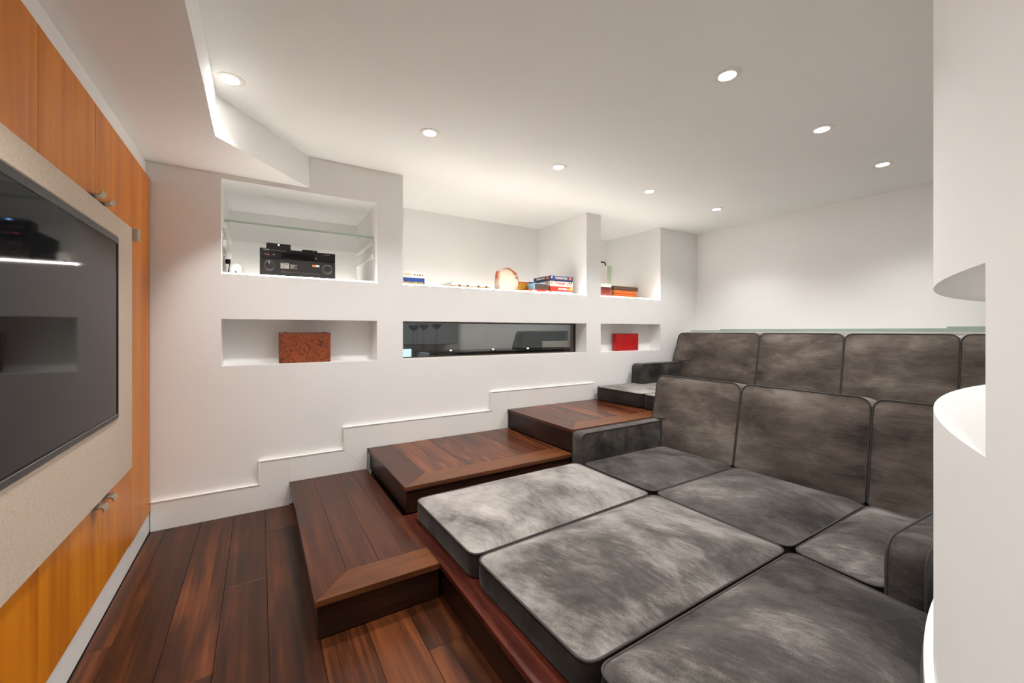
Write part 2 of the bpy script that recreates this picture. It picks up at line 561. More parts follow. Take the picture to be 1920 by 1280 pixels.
def crystal():
    m, nt, b = new_mat('orange_crystal')
    L = nt.links.new
    tc = nt.nodes.new('ShaderNodeTexCoord')
    n = nt.nodes.new('ShaderNodeTexNoise'); n.inputs['Scale'].default_value = 9; n.inputs['Detail'].default_value = 6; n.inputs['Distortion'].default_value = .8
    L(tc.outputs['Object'], n.inputs['Vector'])
    sx = nt.nodes.new('ShaderNodeSeparateXYZ'); L(tc.outputs['Object'], sx.inputs[0])
    # the orange rind shows on the upper right flank and the left rim
    d = nt.nodes.new('ShaderNodeMath'); d.operation = 'MULTIPLY_ADD'; d.inputs[1].default_value = 4.5; d.inputs[2].default_value = -.78
    L(sx.outputs['Z'], d.inputs[0])
    ax = nt.nodes.new('ShaderNodeMath'); ax.operation = 'MULTIPLY_ADD'; ax.inputs[1].default_value = 4.5
    L(sx.outputs['X'], ax.inputs[0]); L(d.outputs[0], ax.inputs[2])
    lx = nt.nodes.new('ShaderNodeMath'); lx.operation = 'MULTIPLY_ADD'; lx.inputs[1].default_value = -9.0; lx.inputs[2].default_value = -.84
    L(sx.outputs['X'], lx.inputs[0])
    mxx = nt.nodes.new('ShaderNodeMath'); mxx.operation = 'MAXIMUM'
    L(ax.outputs[0], mxx.inputs[0]); L(lx.outputs[0], mxx.inputs[1])
    s = nt.nodes.new('ShaderNodeMath'); s.operation = 'ADD'
    L(mxx.outputs[0], s.inputs[0]); L(n.outputs['Fac'], s.inputs[1])
    ramp = nt.nodes.new('ShaderNodeValToRGB')
    e = ramp.color_ramp.elements
    e[0].position = .56; e[0].color = lin(240, 226, 208); e[1].position = .70; e[1].color = lin(206, 96, 18)
    L(s.outputs[0], ramp.inputs['Fac']); L(ramp.outputs['Color'], b.inputs['Base Color'])
    b.inputs['Roughness'].default_value = .5
    b.inputs['Subsurface Weight'].default_value = .15
    bump = nt.nodes.new('ShaderNodeBump'); bump.inputs['Strength'].default_value = .5; bump.inputs['Distance'].default_value = .01
    L(n.outputs['Fac'], bump.inputs['Height']); L(bump.outputs['Normal'], b.inputs['Normal'])
crystal()

# ------------------------------------------------------------------ measures (metres; camera stands at x=0 y=0)
YW = 2.96                     # face of the niche wall
XM = -.53                     # wall behind the media cabinets
XB = 4.37                     # back wall
ZC = 2.232                    # ceiling
ZS = 2.03                     # lowered soffit
Z1, Z2, Z3 = .144, .286, .442 # step levels
CC = Vector((1.95, -2.016)); CR = 2.39   # the curved wall: centre and radius
def arc_y(x, r=CR): return CC.y + math.sqrt(max(0, r * r - (x - CC.x) ** 2))
def arc_pts(x0, x1, r, n):
    return [(x0 + (x1 - x0) * i / n, arc_y(x0 + (x1 - x0) * i / n, r)) for i in range(n + 1)]

# ------------------------------------------------------------------ shell
# floor with separate boards
fl = tag(MB().box(-.60, 4.5, -2.3, 3.2, -.08, -.013).build('floor', 'gap_dark'), kind='structure')
fl['label'] = 'dark reddish brown wooden plank floor below the steps'
xs = [-.51, -.441, -.285, -.129, .027, .183, .339, .495, .652]
joints = [[1.95, .55], [1.1, .2], [1.62, .1], [2.13, .75], [1.25, 2.62, -.3], [.62, 1.8], [1.02, -.2], [.45, 1.35]]
for i in range(len(xs) - 1):
    ys = sorted([-1.55] + [j for j in joints[i] if j < (2.94 if xs[i] < .16 else 1.59)] + [2.942 if xs[i] < .16 else (2.0 if xs[i] < .18 else 1.60)])
    for y0, y1 in zip(ys[:-1], ys[1:]):
        MB().cprism([(xs[i] + .0006, y0 + .0006), (xs[i + 1] - .0006, y0 + .0006), (xs[i + 1] - .0006, y1 - .0006), (xs[i] + .0006, y1 - .0006)], -.0128, 0, .0008).build('plank', 'floor_wood', fl)

# ceiling and soffit
tag(MB().box(-.75, 4.6, -2.4, 3.95, ZC, ZC + .12).build('ceiling', 'ceiling_paint'), kind='structure')['label'] = 'flat white ceiling with recessed spotlights'
so = MB().prism([(-.60, -1.6), (-.18, -1.6), (-.18, 2.407), (.275, YW), (-.60, YW)], ZS, ZC).build('ceiling_soffit', 'ceiling_paint')
tag(so, kind='structure')['label'] = 'lowered white soffit with an angled end above the media wall'

# niche wall
w = MB()
YB = 3.80
def solid(x0, x1, z0, z1, y0=YW, y1=YB): w.box(x0, x1, y0, y1, z0, z1)
YL = 3.20                       # wall is thinner below the deep shelves
NX = (-.194, .705); WX = (.89, 2.664); RX = (2.849, 3.735)
ZL0, ZL1, ZU = .890, 1.171, 1.437
solid(-.75, NX[0], 0, ZC)
for a, b in ((NX[1], WX[0]), (WX[1], RX[0]), (RX[1], 4.6)):
    solid(a, b, 0, ZL1, YW, YL); solid(a, b, ZL1, ZC)
for a, b in (NX, WX, RX): solid(a, b, 0, ZL0, YW, YL)
for a, b in (NX, WX, RX): solid(a, b, ZL1, ZU - .004)
solid(NX[0], NX[1], ZL0, ZL1, 3.135, YL)
solid(RX[0], RX[1], ZL0, ZL1, 3.11, YL)
solid(NX[0], NX[1], 2.0, ZC)
solid(NX[0], NX[1], ZU - .004, 2.0, 3.69, YB)
solid(WX[0], WX[1], ZU - .004, ZC, 3.73, YB)
solid(RX[0], RX[1], ZU - .004, ZC, 3.755, YB)
wn = tag(w.build('wall_niche', 'wall_paint'), kind='structure')
wn['label'] = 'white wall with deep lit shelf niches and a slit window'

# media wall, back wall, rear closing wall
tag(MB().box(-.75, -.552, -1.7, YW, 0, ZC).build('wall_media', 'wall_paint'), kind='structure')['label'] = 'white wall behind the wooden media cabinets'
tag(MB().cbox(-.551, XM, -1.6, YW - .001, 1.934, ZS - .001, .001).build('trim_1', 'wall_paint'), kind='structure')['label'] = 'white strip between cabinet tops and soffit'
tag(MB().box(-.551, XM, -1.6, .24, 0, 1.9335).build('trim_2', 'wall_paint'), kind='structure')
tag(MB().box(XB, 4.6, -2.3, YW, 0, ZC).build('wall_back', 'wall_paint'), kind='structure')['label'] = 'plain white back wall above the rear sofa'
tag(MB().box(4.19, XB - .001, arc_y(4.19) + .02, YW - .001, 0, 1.093).build('trim_3', 'wall_paint'), kind='structure')['label'] = 'white ledge behind the rear sofa'
tag(MB().box(-.75, .4, -1.72, -1.6, 0, ZC).build('wall_rear', 'wall_paint'), kind='structure')

# curved wall with its horizontal slot
def ring_solid(mb, a0, a1, r0, r1, z0, z1, n):
    v = []; f = []
    for i in range(n + 1):
        a = a0 + (a1 - a0) * i / n
        for r in (r0, r1):
            for z in (z0, z1):
                v.append((CC.x + r * math.cos(a), CC.y + r * math.sin(a), z))
    for i in range(n):
        p, q = i * 4, i * 4 + 4
        f += [(p, q, q + 1, p + 1), (p + 2, p + 3, q + 3, q + 2), (p + 1, q + 1, q + 3, p + 3), (p, p + 2, q + 2, q)]
    f += [(0, 1, 3, 2), (n * 4, n * 4 + 2, n * 4 + 3, n * 4 + 1)]
    mb.add(v, f)
def ang(x): return math.acos(max(-1, min(1, (x - CC.x) / CR)))
A_L = math.pi - math.asin((-1.6 - CC.y) / CR)
A_S0, A_S1 = ang(.945), ang(3.3)
cw = MB()
R0 = CR - .36
SB, ST = .907, 1.204
ring_solid(cw, A_L, A_S0, R0, CR, 0, ZC, 40)
ring_solid(cw, A_S0, A_S1, R0, CR, 0, SB, 60)
ring_solid(cw, A_S0, A_S1, R0, CR, ST, ZC, 60)
ring_solid(cw, A_S0, A_S1, R0, CR - .27, SB, ST, 60)
ring_solid(cw, A_S1, math.asin((-1.99 - CC.y) / CR), R0, CR, 0, ZC, 40)
cwo = tag(cw.build('wall_curved', 'wall_paint'), kind='structure')
cwo['label'] = 'curved white wall with a horizontal slot at the right edge'
for p in cwo.data.polygons:
    if abs(p.normal.z) < .5 and p.area < .5: p.use_smooth = False
bb = MB(); ring_solid(bb, ang(.655), ang(3.7), CR + .0005, CR + .0175, Z1 + .0005, Z1 + .156, 70)
tag(bb.build('baseboard_curved', 'trim_paint'), kind='structure')['label'] = 'white baseboard bent around the foot of the curved wall'

# baseboard that climbs the steps along the niche wall
bs = tag(thing('baseboard_niche', 'white stepped baseboard climbing the niche wall beside the wooden steps', None), kind='structure')
T = .155
tops = [T, Z1 + .152, Z2 + .158, Z3 + .152]
jx = [0.0, .487, 1.617]                    # upright pieces start here
rx = [.160, .632, 1.772]                   # risers of the three steps
base = [0, Z1, Z2, Z3]
def board(poly):
    o = MB().prism(poly, YW - .0195, YW - .0005, 'Y').build('board', 'trim_paint', bs); return o
start = -.509
for k in range(4):
    end = jx[k] if k < 3 else 2.74
    zb, zt = base[k] + .0005, tops[k]
    if k < 3:
        # level piece, mitred to the upright piece that follows
        board([(start + (.0 if k == 0 else .0), zb), (rx[k] - .0005, zb), (jx[k] - .0005, zt), (start, zt)] if k == 0 else
              [(rx[k - 1] + .0005, zb), (rx[k] - .0005, zb), (jx[k] - .0005, zt), (rx[k - 1] + .0005, zt)])
        # upright piece
        board([(rx[k], zb + .001), (rx[k], tops[k + 1]), (jx[k], tops[k + 1]), (jx[k], zt)])
    else:
        board([(rx[2] + .0005, zb), (end, zb), (end, zt), (rx[2] + .0005, zt)])
# moulded upper edge
for k in range(4):
    x0 = start if k == 0 else jx[k - 1]
    x1 = jx[k] if k < 3 else 2.74
    MB().cbox(x0, x1, YW - .0225, YW - .0005, tops[k], tops[k] + .008, .002).build('cap', 'trim_paint', bs)
    if k < 3:
        MB().cbox(jx[k] - .008, jx[k], YW - .0225, YW - .0005, tops[k], tops[k + 1] + .008, .002).build('cap', 'trim_paint', bs)
# kick under the media cabinets
tag(MB().cbox(-.551, -.514, .25, 2.941, .0005, .108, .001).build('baseboard_media', 'trim_paint'), kind='structure')['label'] = 'white kick board under the wooden cabinets'

# ------------------------------------------------------------------ wooden steps and platforms
def boards_step(name, label, polys, zt, risers, core=None):
    t = thing(name, label, 'step', 'wooden steps')
    for poly, mat in polys:
        MB().cprism(inset(poly, .0003), zt - .022, zt, .0009).build('board', mat, t)
    for (x0, x1, y0, y1, z0, z1, mat) in risers:
        MB().box(x0, x1, y0, y1, z0, z1).build('riser', mat, t)
    if core: MB().box(*core).build('core', 'gap_dark', t)
    return t
def rect(x0, x1, y0, y1): return [(x0, y0), (x1, y0), (x1, y1), (x0, y1)]
WE = YW - .0215
s1 = [([(.163, 1.59), (.295, 1.737), (.295, WE), (.163, WE)], 'step_wood'),
      ([(.163, 1.59), (.631, 1.59), (.631, 1.737), (.295, 1.737)], 'step_wood_cross'),
      (rect(.295, .423, 1.737, WE), 'step_wood'), (rect(.423, .531, 1.737, WE), 'step_wood'), (rect(.531, .631, 1.737, WE), 'step_wood')]
boards_step('wooden_step', 'lowest dark wooden step, in front of the stacked levels', s1, Z1,
            [(.175, .190, 1.602, WE, .001, Z1 - .022, 'riser_wood'), (.190, .630, 1.602, 1.617, .001, Z1 - .022, 'riser_wood_cross')])
def upper_step(name, label, x0, x1, y0, zt, zb, nb, riser_y1=None):
    b = .165
    polys = [([(x0, y0), (x0 + b, y0 + b), (x0 + b, WE), (x0, WE)], 'step_wood'),
             ([(x0, y0), (x1, y0), (x1, y0 + b), (x0 + b, y0 + b)], 'step_wood_cross' )]
    wv = (x1 - x0 - b) / nb
    for i in range(nb):
        polys.append((rect(x0 + b + i * wv, x0 + b + (i + 1) * wv, y0 + b, WE), 'zebra_wood'))
    return boards_step(name, label, polys, zt,
                       [(x0 + .012, x0 + .027, y0 + .012, WE, zb + .0005, zt - .022, 'riser_wood'),
                        (x0 + .027, x1 - .002, y0 + .012, y0 + .027, (zb if zb < .2 else Z1) + .0005, zt - .022, 'riser_wood_cross')],
                       (x0 + .03, x1 - .002, y0 + .03, WE, .001 if x0 > 1 else Z1, zt - .0225))
upper_step('wooden_step', 'middle dark wooden step beside the front velvet ottoman', .640, 1.768, 2.100, Z2, Z1, 7)
upper_step('wooden_step', 'top dark wooden step leading to the rear sofa', 1.769, 2.742, 2.105, Z3, Z2, 6)

# the low platform that carries the front sofa
pf = thing('sofa_platform', 'low dark wooden platform under the front sofa with reddish edge', 'platform')
ap = [(x, y + .001) for x, y in arc_pts(2.74, .85, CR, 24)]
MB().prism([(.85, 2.098), (2.74, 2.098)] + ap, .001, Z1 - .001).build('deck', 'riser_wood', pf)
MB().prism([(.66, arc_y(.66) + .02), (.85, arc_y(.85) + .002), (.85, 2.10), (1.765, 2.10), (1.765, WE), (.66, WE)], .001, Z1 - .0225).build('base', 'riser_wood', pf)
MB().cprism([(.633, .03), (.775, .10), (.775, 2.098), (.633, 2.098)], Z1 - .022, Z1, .002).build('edge_board', 'red_wood', pf)
MB().cprism([(.776, .10), (.85, .14), (.85, 2.098), (.776, 2.098)], Z1 - .022, Z1 - .0005, .001).build('edge_board', 'red_wood', pf)
MB().box(.645, .6595, .03, 1.60, .001, Z1 - .022).build('riser', 'riser_wood', pf)
ap2 = arc_pts(4.18, 2.745, CR + .02, 20)
rp = MB().prism([(2.745, WE), (4.18, WE)] + ap2, .001, Z3).build('rear_platform', 'riser_wood')
tag(rp, 'dark wooden platform under the rear sofa', 'platform')

# ------------------------------------------------------------------ seating
seat_map = lambda a, b, n: (a, b, n)
def ottoman(label, outline, top, bulge, **k):
    t = thing('ottoman', label, 'ottoman', 'velvet ottomans in front of the front sofa')
    pillow('cushion', outline, Z1 + .006, top, 0, bulge, seat_map, 'velvet_seat', t, power=2.6, side=.004, wob=.010, **k)
    return t
ottoman('grey velvet ottoman cushion beside the middle wooden step', [(.690, 1.402), (1.752, 1.452), (1.752, 2.046), (.676, 2.030)], .242, .062, nap=.62)
ottoman('grey velvet ottoman cushion in the middle of the front row', [(.712, .790), (1.762, .800), (1.762, 1.436), (.696, 1.386)], .242, .062, nap=.55)
arcc = [(x, y + .0215) for x, y in arc_pts(.80, 1.712, CR, 10)]
ottoman('dark velvet ottoman cushion fitted against the curved wall', [(.728, .772), (.728, arc_y(.74) + .04)] + arcc + [(1.754, .782)], .242, .056, radius=[.045, .02] + [0] * 10 + [.01, .04], nap=.42)

fs = thing('sofa', 'front dark velvet sofa on the low platform', 'sofa', 'velvet sofas')
for o in ([(1.775, 1.458), (2.56, 1.462), (2.56, 2.005), (1.775, 2.005)], [(1.775, .800), (2.56, .800), (2.56, 1.446), (1.775, 1.442)],
          [(1.752, .508), (2.56, .472), (2.56, .788), (1.770, .782)]):
    pillow('seat_cushion', o, Z1 + .006, .244, 0, .048, seat_map, 'velvet_seat', fs, nap=.44, power=2.6, side=.004, wob=.008)
# arms: profile in (x, z), thickness along y
def arm_rest(parent, prof, rad, y0, y1, mat='velvet_seat', taper=0.):
    x0 = min(p[0] for p in prof)
    return pillow('arm_rest', prof, y0, y1, .004, .004, lambda a, b, n: (a, n - taper * (a - x0), b), mat, parent, side=.006, pipes=(0, 1), radius=rad, wob=.001, box=False, nap=.44)
arm_rest(fs, [(1.765, Z1 + .011), (2.60, Z1 + .011), (2.60, .432), (1.765, .432)], [.01, .01, .02, .045], 2.008, 2.094)
arm_rest(fs, [(1.742, Z1 + .011), (2.50, Z1 + .011), (2.50, .420), (1.742, .420)], [.01, .01, .02, .075], .402, .496, taper=.05)
# back cushions: outline in (y, z), leaning back
def back_cushion(parent, outline, xb, zb, lean, thick, bulge=.022, rad=.05):
    cs, sn = math.cos(lean), math.sin(lean)
    def mp(a, b, n):   # n grows towards -x (the front)
        h = b - zb
        return (xb + h * sn - n * cs, a, zb + h * cs + n * sn)
    return pillow('back_cushion', outline, -thick, 0, .006, bulge, mp, 'velvet_back', parent, side=.006, pipes=(0, 1), radius=rad, power=3.2, box=False)
LEAN = .15
zb = .252
back_cushion(fs, [(2.004, zb), (1.458, zb), (1.444, .768), (2.078, .768), (2.092, .440), (2.004, .440)], 2.520, zb, LEAN, .168, rad=[.02, .02, .06, .06, .02, .02])
back_cushion(fs, [(1.448, zb), (.798, zb), (.797, .768), (1.434, .768)], 2.520, zb, LEAN, .168, rad=[.02, .02, .06, .06])
back_cushion(fs, [(.786, zb), (.405, zb), (.405, .768), (.787, .768)], 2.520, zb, LEAN, .168, rad=[.02, .02, .06, .06])

rs = thing('sofa', 'rear dark velvet sofa against the back ledge', 'sofa', 'velvet sofas')
ZR = .562
for y0, y1 in ((2.365, 2.925), (1.72, 2.355), (1.07, 1.71), (.46, 1.06)):
    pillow('seat_cushion', rect(2.752, 3.235, y0, y1), Z3 + .003, ZR, 0, .022, seat_map, 'velvet_seat', rs, nap=.60)
    pillow('seat_cushion', rect(3.245, 3.88, y0, min(y1, 2.80)), Z3 + .003, ZR, 0, .022, seat_map, 'velvet_seat', rs, nap=.60)
arm_rest(rs, [(3.243, Z3 + .13), (3.90, Z3 + .13), (3.90, .760), (3.243, .760)], [.01, .01, .02, .045], 2.812, 2.914)
zb = .58
xr = 3.855
e = [2.890, 2.018, 1.372, .742, .10]
back_cushion(rs, [(2.806, zb), (e[1] + .008, zb), (e[1] + .004, 1.082), (2.872, 1.082), (2.908, .768), (2.806, .768)], xr, zb, .17, .17, rad=[.02, .02, .055, .06, .02, .02])
for i in (1, 2, 3):
    y1, y0 = e[i] - .004, e[i + 1] + .006
    back_cushion(rs, [(y1, zb), (y0, zb), (y0, 1.082), (y1, 1.082)], xr, zb, .17, .17, rad=[.02, .02, .055, .055])

# ------------------------------------------------------------------ media wall cabinets
XD = -.510                     # door faces
def door(parent, y0, y1, z0, z1):
    return MB().cbox(-.530, XD, y0 + .0015, y1 - .0015, z0 + .0015, z1 - .0015, .0012).build('door', 'teak', parent)
def pull(parent, y, z, up):
    """bent metal edge pull hooked on a door edge"""
    s = 1 if up else -1
    prof = [(-.520, 0), (-.482, 0), (-.476, .004 * s), (-.474, .018 * s), (-.477, .018 * s), (-.479, .007 * s), (-.484, .004 * s), (-.520, .004 * s)]
    return MB().prism([(a, z + b) for a, b in prof], y - .028, y + .028, 'Y').build('handle', 'nickel', parent)
def cab(label, y0, ym, y1, z0, z1, hz, up):
    t = thing('wall_cabinet', label, 'cabinet', 'wooden media wall cabinets')
    MB().box(-.551, -.531, y0 + .0005, y1 - .0005, z0, z1).build('body', 'teak_edge', t)
    d1 = door(t, y0, ym, z0, z1); d2 = door(t, ym, y1, z0, z1)
    pull(d1, ym - .055, hz, up); pull(d2, ym + .055, hz, up)
M0, MW = .700, .4567
ys = [M0 + MW * i for i in range(5)]
cab('upper teak cabinet above the right half of the television', ys[2], ys[3], ys[4], 1.580, 1.932, 1.579, True)
cab('upper teak cabinet at the left edge above the television', ys[0], ys[1], ys[2], 1.580, 1.932, 1.579, True)
cab('lower teak cabinet under the right half of the television', ys[2], ys[3] + .03, ys[4], .112, .464, .466, False)
cab('lower teak cabinet at the left edge under the television', ys[0], ys[1], ys[2], .112, .464, .466, False)
tc_ = thing('tall_cabinet', 'tall narrow teak cabinet in the corner by the niche wall', 'cabinet', 'wooden media wall cabinets')
MB().box(-.551, -.531, ys[4] + .0005, 2.942, .105, 1.932).build('body', 'teak_edge', tc_)
dt = door(tc_, ys[4], 2.815, .105, 1.932)
MB().cbox(-.530, XD - .0005, 2.8165, 2.942, .109, 1.931, .001).build('filler_panel', 'teak', tc_)
py = ys[4]
MB().prism([(-.520, py), (-.482, py), (-.476, py + .004), (-.474, py + .018), (-.477, py + .018), (-.479, py + .007), (-.484, py + .004), (-.520, py + .004)], 1.515, 1.572, 'Z').build('handle', 'nickel', dt)

# linen covered panel with the television set into it
fp = MB()
FY0, FY1, FZ0, FZ1 = .705, 2.520, .468, 1.576
TY0, TY1, TZ0, TZ1 = .962, 2.286, .738, 1.486
XF = -.499
def ringface(y0, y1, z0, z1, Y0, Y1, Z0_, Z1_):
    pass
o_ = [(FY0, FZ0), (FY1, FZ0), (FY1, FZ1), (FY0, FZ1)]
oi = inset(o_, .006)
i_ = [(TY0, TZ0), (TY1, TZ0), (TY1, TZ1), (TY0, TZ1)]
io = inset(i_, -.005)
loops = [[(-.530, a, b) for a, b in o_], [(XF - .005, a, b) for a, b in o_], [(XF, a, b) for a, b in oi], [(XF, a, b) for a, b in io],
         [(XF - .004, a, b) for a, b in i_], [(-.530, a, b) for a, b in i_]]
v = [p for l in loops for p in l]; f = []
for k in range(6):
    for i in range(4):
        j = (i + 1) % 4; q = (k + 1) % 6
        f.append((k * 4 + i, k * 4 + j, q * 4 + j, q * 4 + i))
tag(link_mesh('speaker_panel', v, f, 'linen'), 'beige woven fabric panel framing the television', 'fabric panel')
tv = thing('television', 'large flat black television set into the fabric panel', 'television')
ty0, ty1, tz0, tz1 = TY0 + .004, TY1 - .006, TZ0 + .004, TZ1 - .003
MB().box(-.530, -.522, ty0, ty1, tz0, tz1).build('rear_cover', 'black_matte', tv)
bz = MB()
bz.cbox(-.522, -.493, ty0, ty1, tz1 - .026, tz1, .002); bz.cbox(-.522, -.493, ty0, ty1, tz0, tz0 + .020, .002)
bz.cbox(-.522, -.493, ty0, ty0 + .010, tz0 + .020, tz1 - .026, .002); bz.cbox(-.522, -.493, ty1 - .010, ty1, tz0 + .020, tz1 - .026, .002)
bz.build('bezel', 'black_satin', tv)
MB().box(-.5215, -.496, ty0 + .011, ty1 - .011, tz0 + .021, tz1 - .027).build('screen', 'screen_black', tv)
MB().box(-.5215, -.4915, ty0 + .002, ty1 - .002, tz0 + .019, tz0 + .0215).build('chrome_line', 'steel', tv)

# ------------------------------------------------------------------ recessed spotlights
def spot(x, y, label):
    t = thing('downlight', label, 'ceiling light', 'recessed ceiling spotlights')
    M = Matrix.Translation((x, y, ZC))
    tr = MB()
    prof = [(.034, -.001), (.036, -.0035), (.052, -.0035), (.0555, -.0025), (.0565, -.0003), (.034, -.0003)]
    n = 40
    v = []; f = []
    for r, z in prof:
        for i in range(n):
            a = 2 * math.pi * i / n; v.append((x + r * math.cos(a), y + r * math.sin(a), ZC + z))
    for k in range(len(prof)):
        q = (k + 1) % len(prof)
        for i in range(n):
            j = (i + 1) % n; f.append((k * n + i, k * n + j, q * n + j, q * n + i))
    link_mesh('trim_ring', v, f, 'white_plastic', t)
    MB().lathe([(.033, -.0003), (.032, -.0022), (.014, -.0032)], M, 16).build('lens', 'lamp_lens', t)
    li = bpy.data.lights.new('bulb', 'SPOT')
    li.energy = BEAM; li.color = LAMP_COL; li.spot_size = math.radians(120); li.spot_blend = .75; li.shadow_soft_size = .03
    lo = bpy.data.objects.new('bulb', li); C.objects.link(lo); lo.parent = t; lo.location = (x, y, ZC - .006)
    return t
spots = [(-.112, 2.235, 'recessed spotlight tucked into the angled soffit corner'),
         (.828, 2.240, 'recessed spotlight above the left end of the open shelf'),
         (1.760, 2.240, 'recessed spotlight above the middle of the open shelf, third from the soffit'),
         (2.695, 2.242, 'recessed spotlight above the narrow pier between the open shelves'),
         (3.620, 2.242, 'farthest recessed spotlight near the back corner'),
         (1.765, 1.043, 'biggest glaring recessed spotlight at the upper right'),
         (2.690, 1.043, 'middle recessed spotlight of the right hand row'),
         (3.610, 1.046, 'recessed spotlight nearest the back wall in the right hand row'),
         (.830, 1.043, 'recessed spotlight just above the top of the picture'),
         (-.06, 1.043, 'recessed spotlight beside the long soffit edge, out of the picture'),  # not visible, added on the spotlight grid for more light
         (-.06, -.16, 'recessed spotlight behind the viewpoint')]  # unseen lamp added as fill from behind the camera
for x, y, l in spots: spot(x, y, l)

# ------------------------------------------------------------------ light strips and glass on the shelf ledges
def led(label, x0, x1, m_in='led_in'):
    t = thing('led_strip', label, 'light strip', 'shelf edge light strips')
    X0, X1 = x0 + .004, x1 - .004
    MB().box(X0, X1, YW + .0005, YW + .003, ZU - .0038, ZU + .003).build('lip', 'trim_paint', t)
    MB().prism([(YW + .0065, ZU - .0036), (YW + .026, ZU - .0036), (YW + .026, ZU + .004), (YW + .0125, ZU + .011)], X0, X1, 'X').build('profile', 'trim_paint', t)
    n = Vector((0, -.925, .38)) * .0006
    link_mesh('ceiling_strip', [Vector(p) + n for p in ((X0, YW + .0068, ZU - .003), (X1, YW + .0068, ZU - .003), (X1, YW + .0123, ZU + .0105), (X0, YW + .0123, ZU + .0105))], [(0, 1, 2, 3)], 'led_out', t)
    n = Vector((0, .46, .888)) * .0006
    link_mesh('shelf_strip', [Vector(p) + n for p in ((X0, YW + .013, ZU + .0107), (X1, YW + .013, ZU + .0107), (X1, YW + .0255, ZU + .0043), (X0, YW + .0255, ZU + .0043))], [(0, 1, 2, 3)], m_in, t)
    t = thing('led_strip', label.replace('front edge', 'back'), 'light strip', 'light strips at the back of the shelves')  # second strip, unseen, added to brighten the back of the niche
    MB().box(x0 + .03, x1 - .03, 3.575, 3.60, ZU + .007, ZU + .010).build('rear_strip', 'led_rear', t)
led('light strip along the front edge of the receiver niche', *NX, 'led_in_soft')
led('light strip along the front edge of the long open shelf', *WX)
led('light strip along the front edge of the short open shelf', *RX)
def pane(name, label, cat, x0, x1, y0, y1, z0, z1, group=None):
    t = thing(name, label, cat, group)
    MB().box(x0, x1, y0, y1, z0, z1).build('sheet', 'clear_glass', t)
    MB().box(x0, x1, y0 - .0015, y0 - .0002, z0, z1).build('edge', 'glass_edge', t)
    return t
pane('glass_shelf', 'green edged glass shelf above the audio receiver', 'glass shelf', NX[0] + .012, NX[1] - .012, 2.995, 3.62, 1.757, 1.769)
for a, b, l in ((*NX, 'glass plate on the floor of the receiver niche'), (*WX, 'glass plate on the floor of the long open shelf'), (*RX, 'glass plate on the floor of the short open shelf')):
    t = thing('glass_plate', l, 'glass plate', 'glass plates on the shelf floors')
    MB().box(a + .003, b - .003, YW + .026, 3.66, ZU, ZU + .006).build('sheet', 'clear_glass', t)
ZG = ZU + .0065
# shelf cleats on both sides of the receiver niche
for sx, side in ((NX[0], 1), (NX[1], -1)):
    for z in (1.742, 1.640):
        x0, x1 = (sx + .0005, sx + .022) if side > 0 else (sx - .022, sx - .0005)
        o = MB().cbox(x0, x1, 3.03, 3.60, z - .016, z + .0145, .003).build('shelf_cleat', 'trim_paint')
        tag(o, 'white %s shelf cleat on the %s side of the receiver niche' % ('upper' if z > 1.7 else 'lower', 'left' if side > 0 else 'right'), 'shelf cleat', 'shelf cleats')

# ------------------------------------------------------------------ receiver niche
rc = thing('audio_receiver', 'black audio receiver with two round knobs in the upper left niche', 'receiver')
rx0, rx1, ry, rz0, rz1 = .000, .443, 3.040, ZG + .012, 1.628
MB().cbox(rx0 + .004, rx1 - .004, ry + .012, ry + .40, rz0 + .004, rz1 - .002, .003).build('case', 'black_matte', rc)
MB().cbox(rx0, rx1, ry, ry + .0125, 1.567, rz1, .002).build('upper_panel', 'black_gloss', rc)
lp = MB().cbox(rx0, rx1, ry - .002, ry + .0125, rz0, 1.5665, .003).build('lower_panel', 'black_satin', rc)
MB().box(rx0 + .12, rx0 + .315, ry - .0005, ry + .001, 1.572, 1.606).build('display', 'screen_black', rc)
for kx in (.052, .392):
    kn = MB().lathe([(.033, 0), (.033, .002), (.0285, .003), (.028, .016), (.026, .019), (.002, .0195)], Matrix.Translation((kx, ry - .002, 1.517)) @ Matrix.Rotation(math.pi / 2, 4, 'X'), 36).build('knob', 'black_satin', rc, False)
    MB().tube([(kx + .0265 * math.cos(a), ry - .0205, 1.517 + .0265 * math.sin(a)) for a in [2 * math.pi * i / 40 for i in range(40)]], .0013, True, 6).build('chrome_ring', 'steel', kn, True)
    MB().tube([(kx + .034 * math.cos(a), ry - .003, 1.517 + .034 * math.sin(a)) for a in [2 * math.pi * i / 40 for i in range(40)]], .0011, True, 6).build('chrome_ring', 'steel', kn, True)
MB().box(.0505, .0525, ry - .0222, ry - .0212, 1.527, 1.540).build('pointer', 'white_card', rc)
MB().box(.118, .348, ry - .0035, ry - .0018, 1.4815, 1.4835).build('flap_line', 'steel', lp)
for fx in (.035, .20, .40):
    MB().cbox(fx - .016, fx + .016, ry + .03, ry + .06, ZG, rz0 + .004, .002).build('foot', 'black_matte', rc)
text('YAMAHA', .0105, 'label_grey', rc, face_y(.018, ry - .0006, 1.6155), bold=.015, width=.036)
text('NATURAL SOUND AV RECEIVER', .0055, 'label_grey', rc, face_y(.062, ry - .0006, 1.6165), width=.082)
text('AVENTAGE', .007, 'label_grey', rc, face_y(.372, ry - .0006, 1.612))
st = MB().box(.115, .163, ry - .0032, ry - .0018, 1.505, 1.540).build('sticker', 'label_grey', rc)
for k, (wd, h_) in enumerate(((.040, .003), (.034, .0015), (.038, .0015), (.025, .0015), (.036, .0015))):
    MB().box(.119, .119 + wd, ry - .0036, ry - .0031, 1.532 - k * .0058, 1.532 - k * .0058 + h_).build('print_line', 'ink', st)
st = MB().box(.166, .219, ry - .0032, ry - .0018, 1.505, 1.539).build('sticker', 'black_gloss', rc)
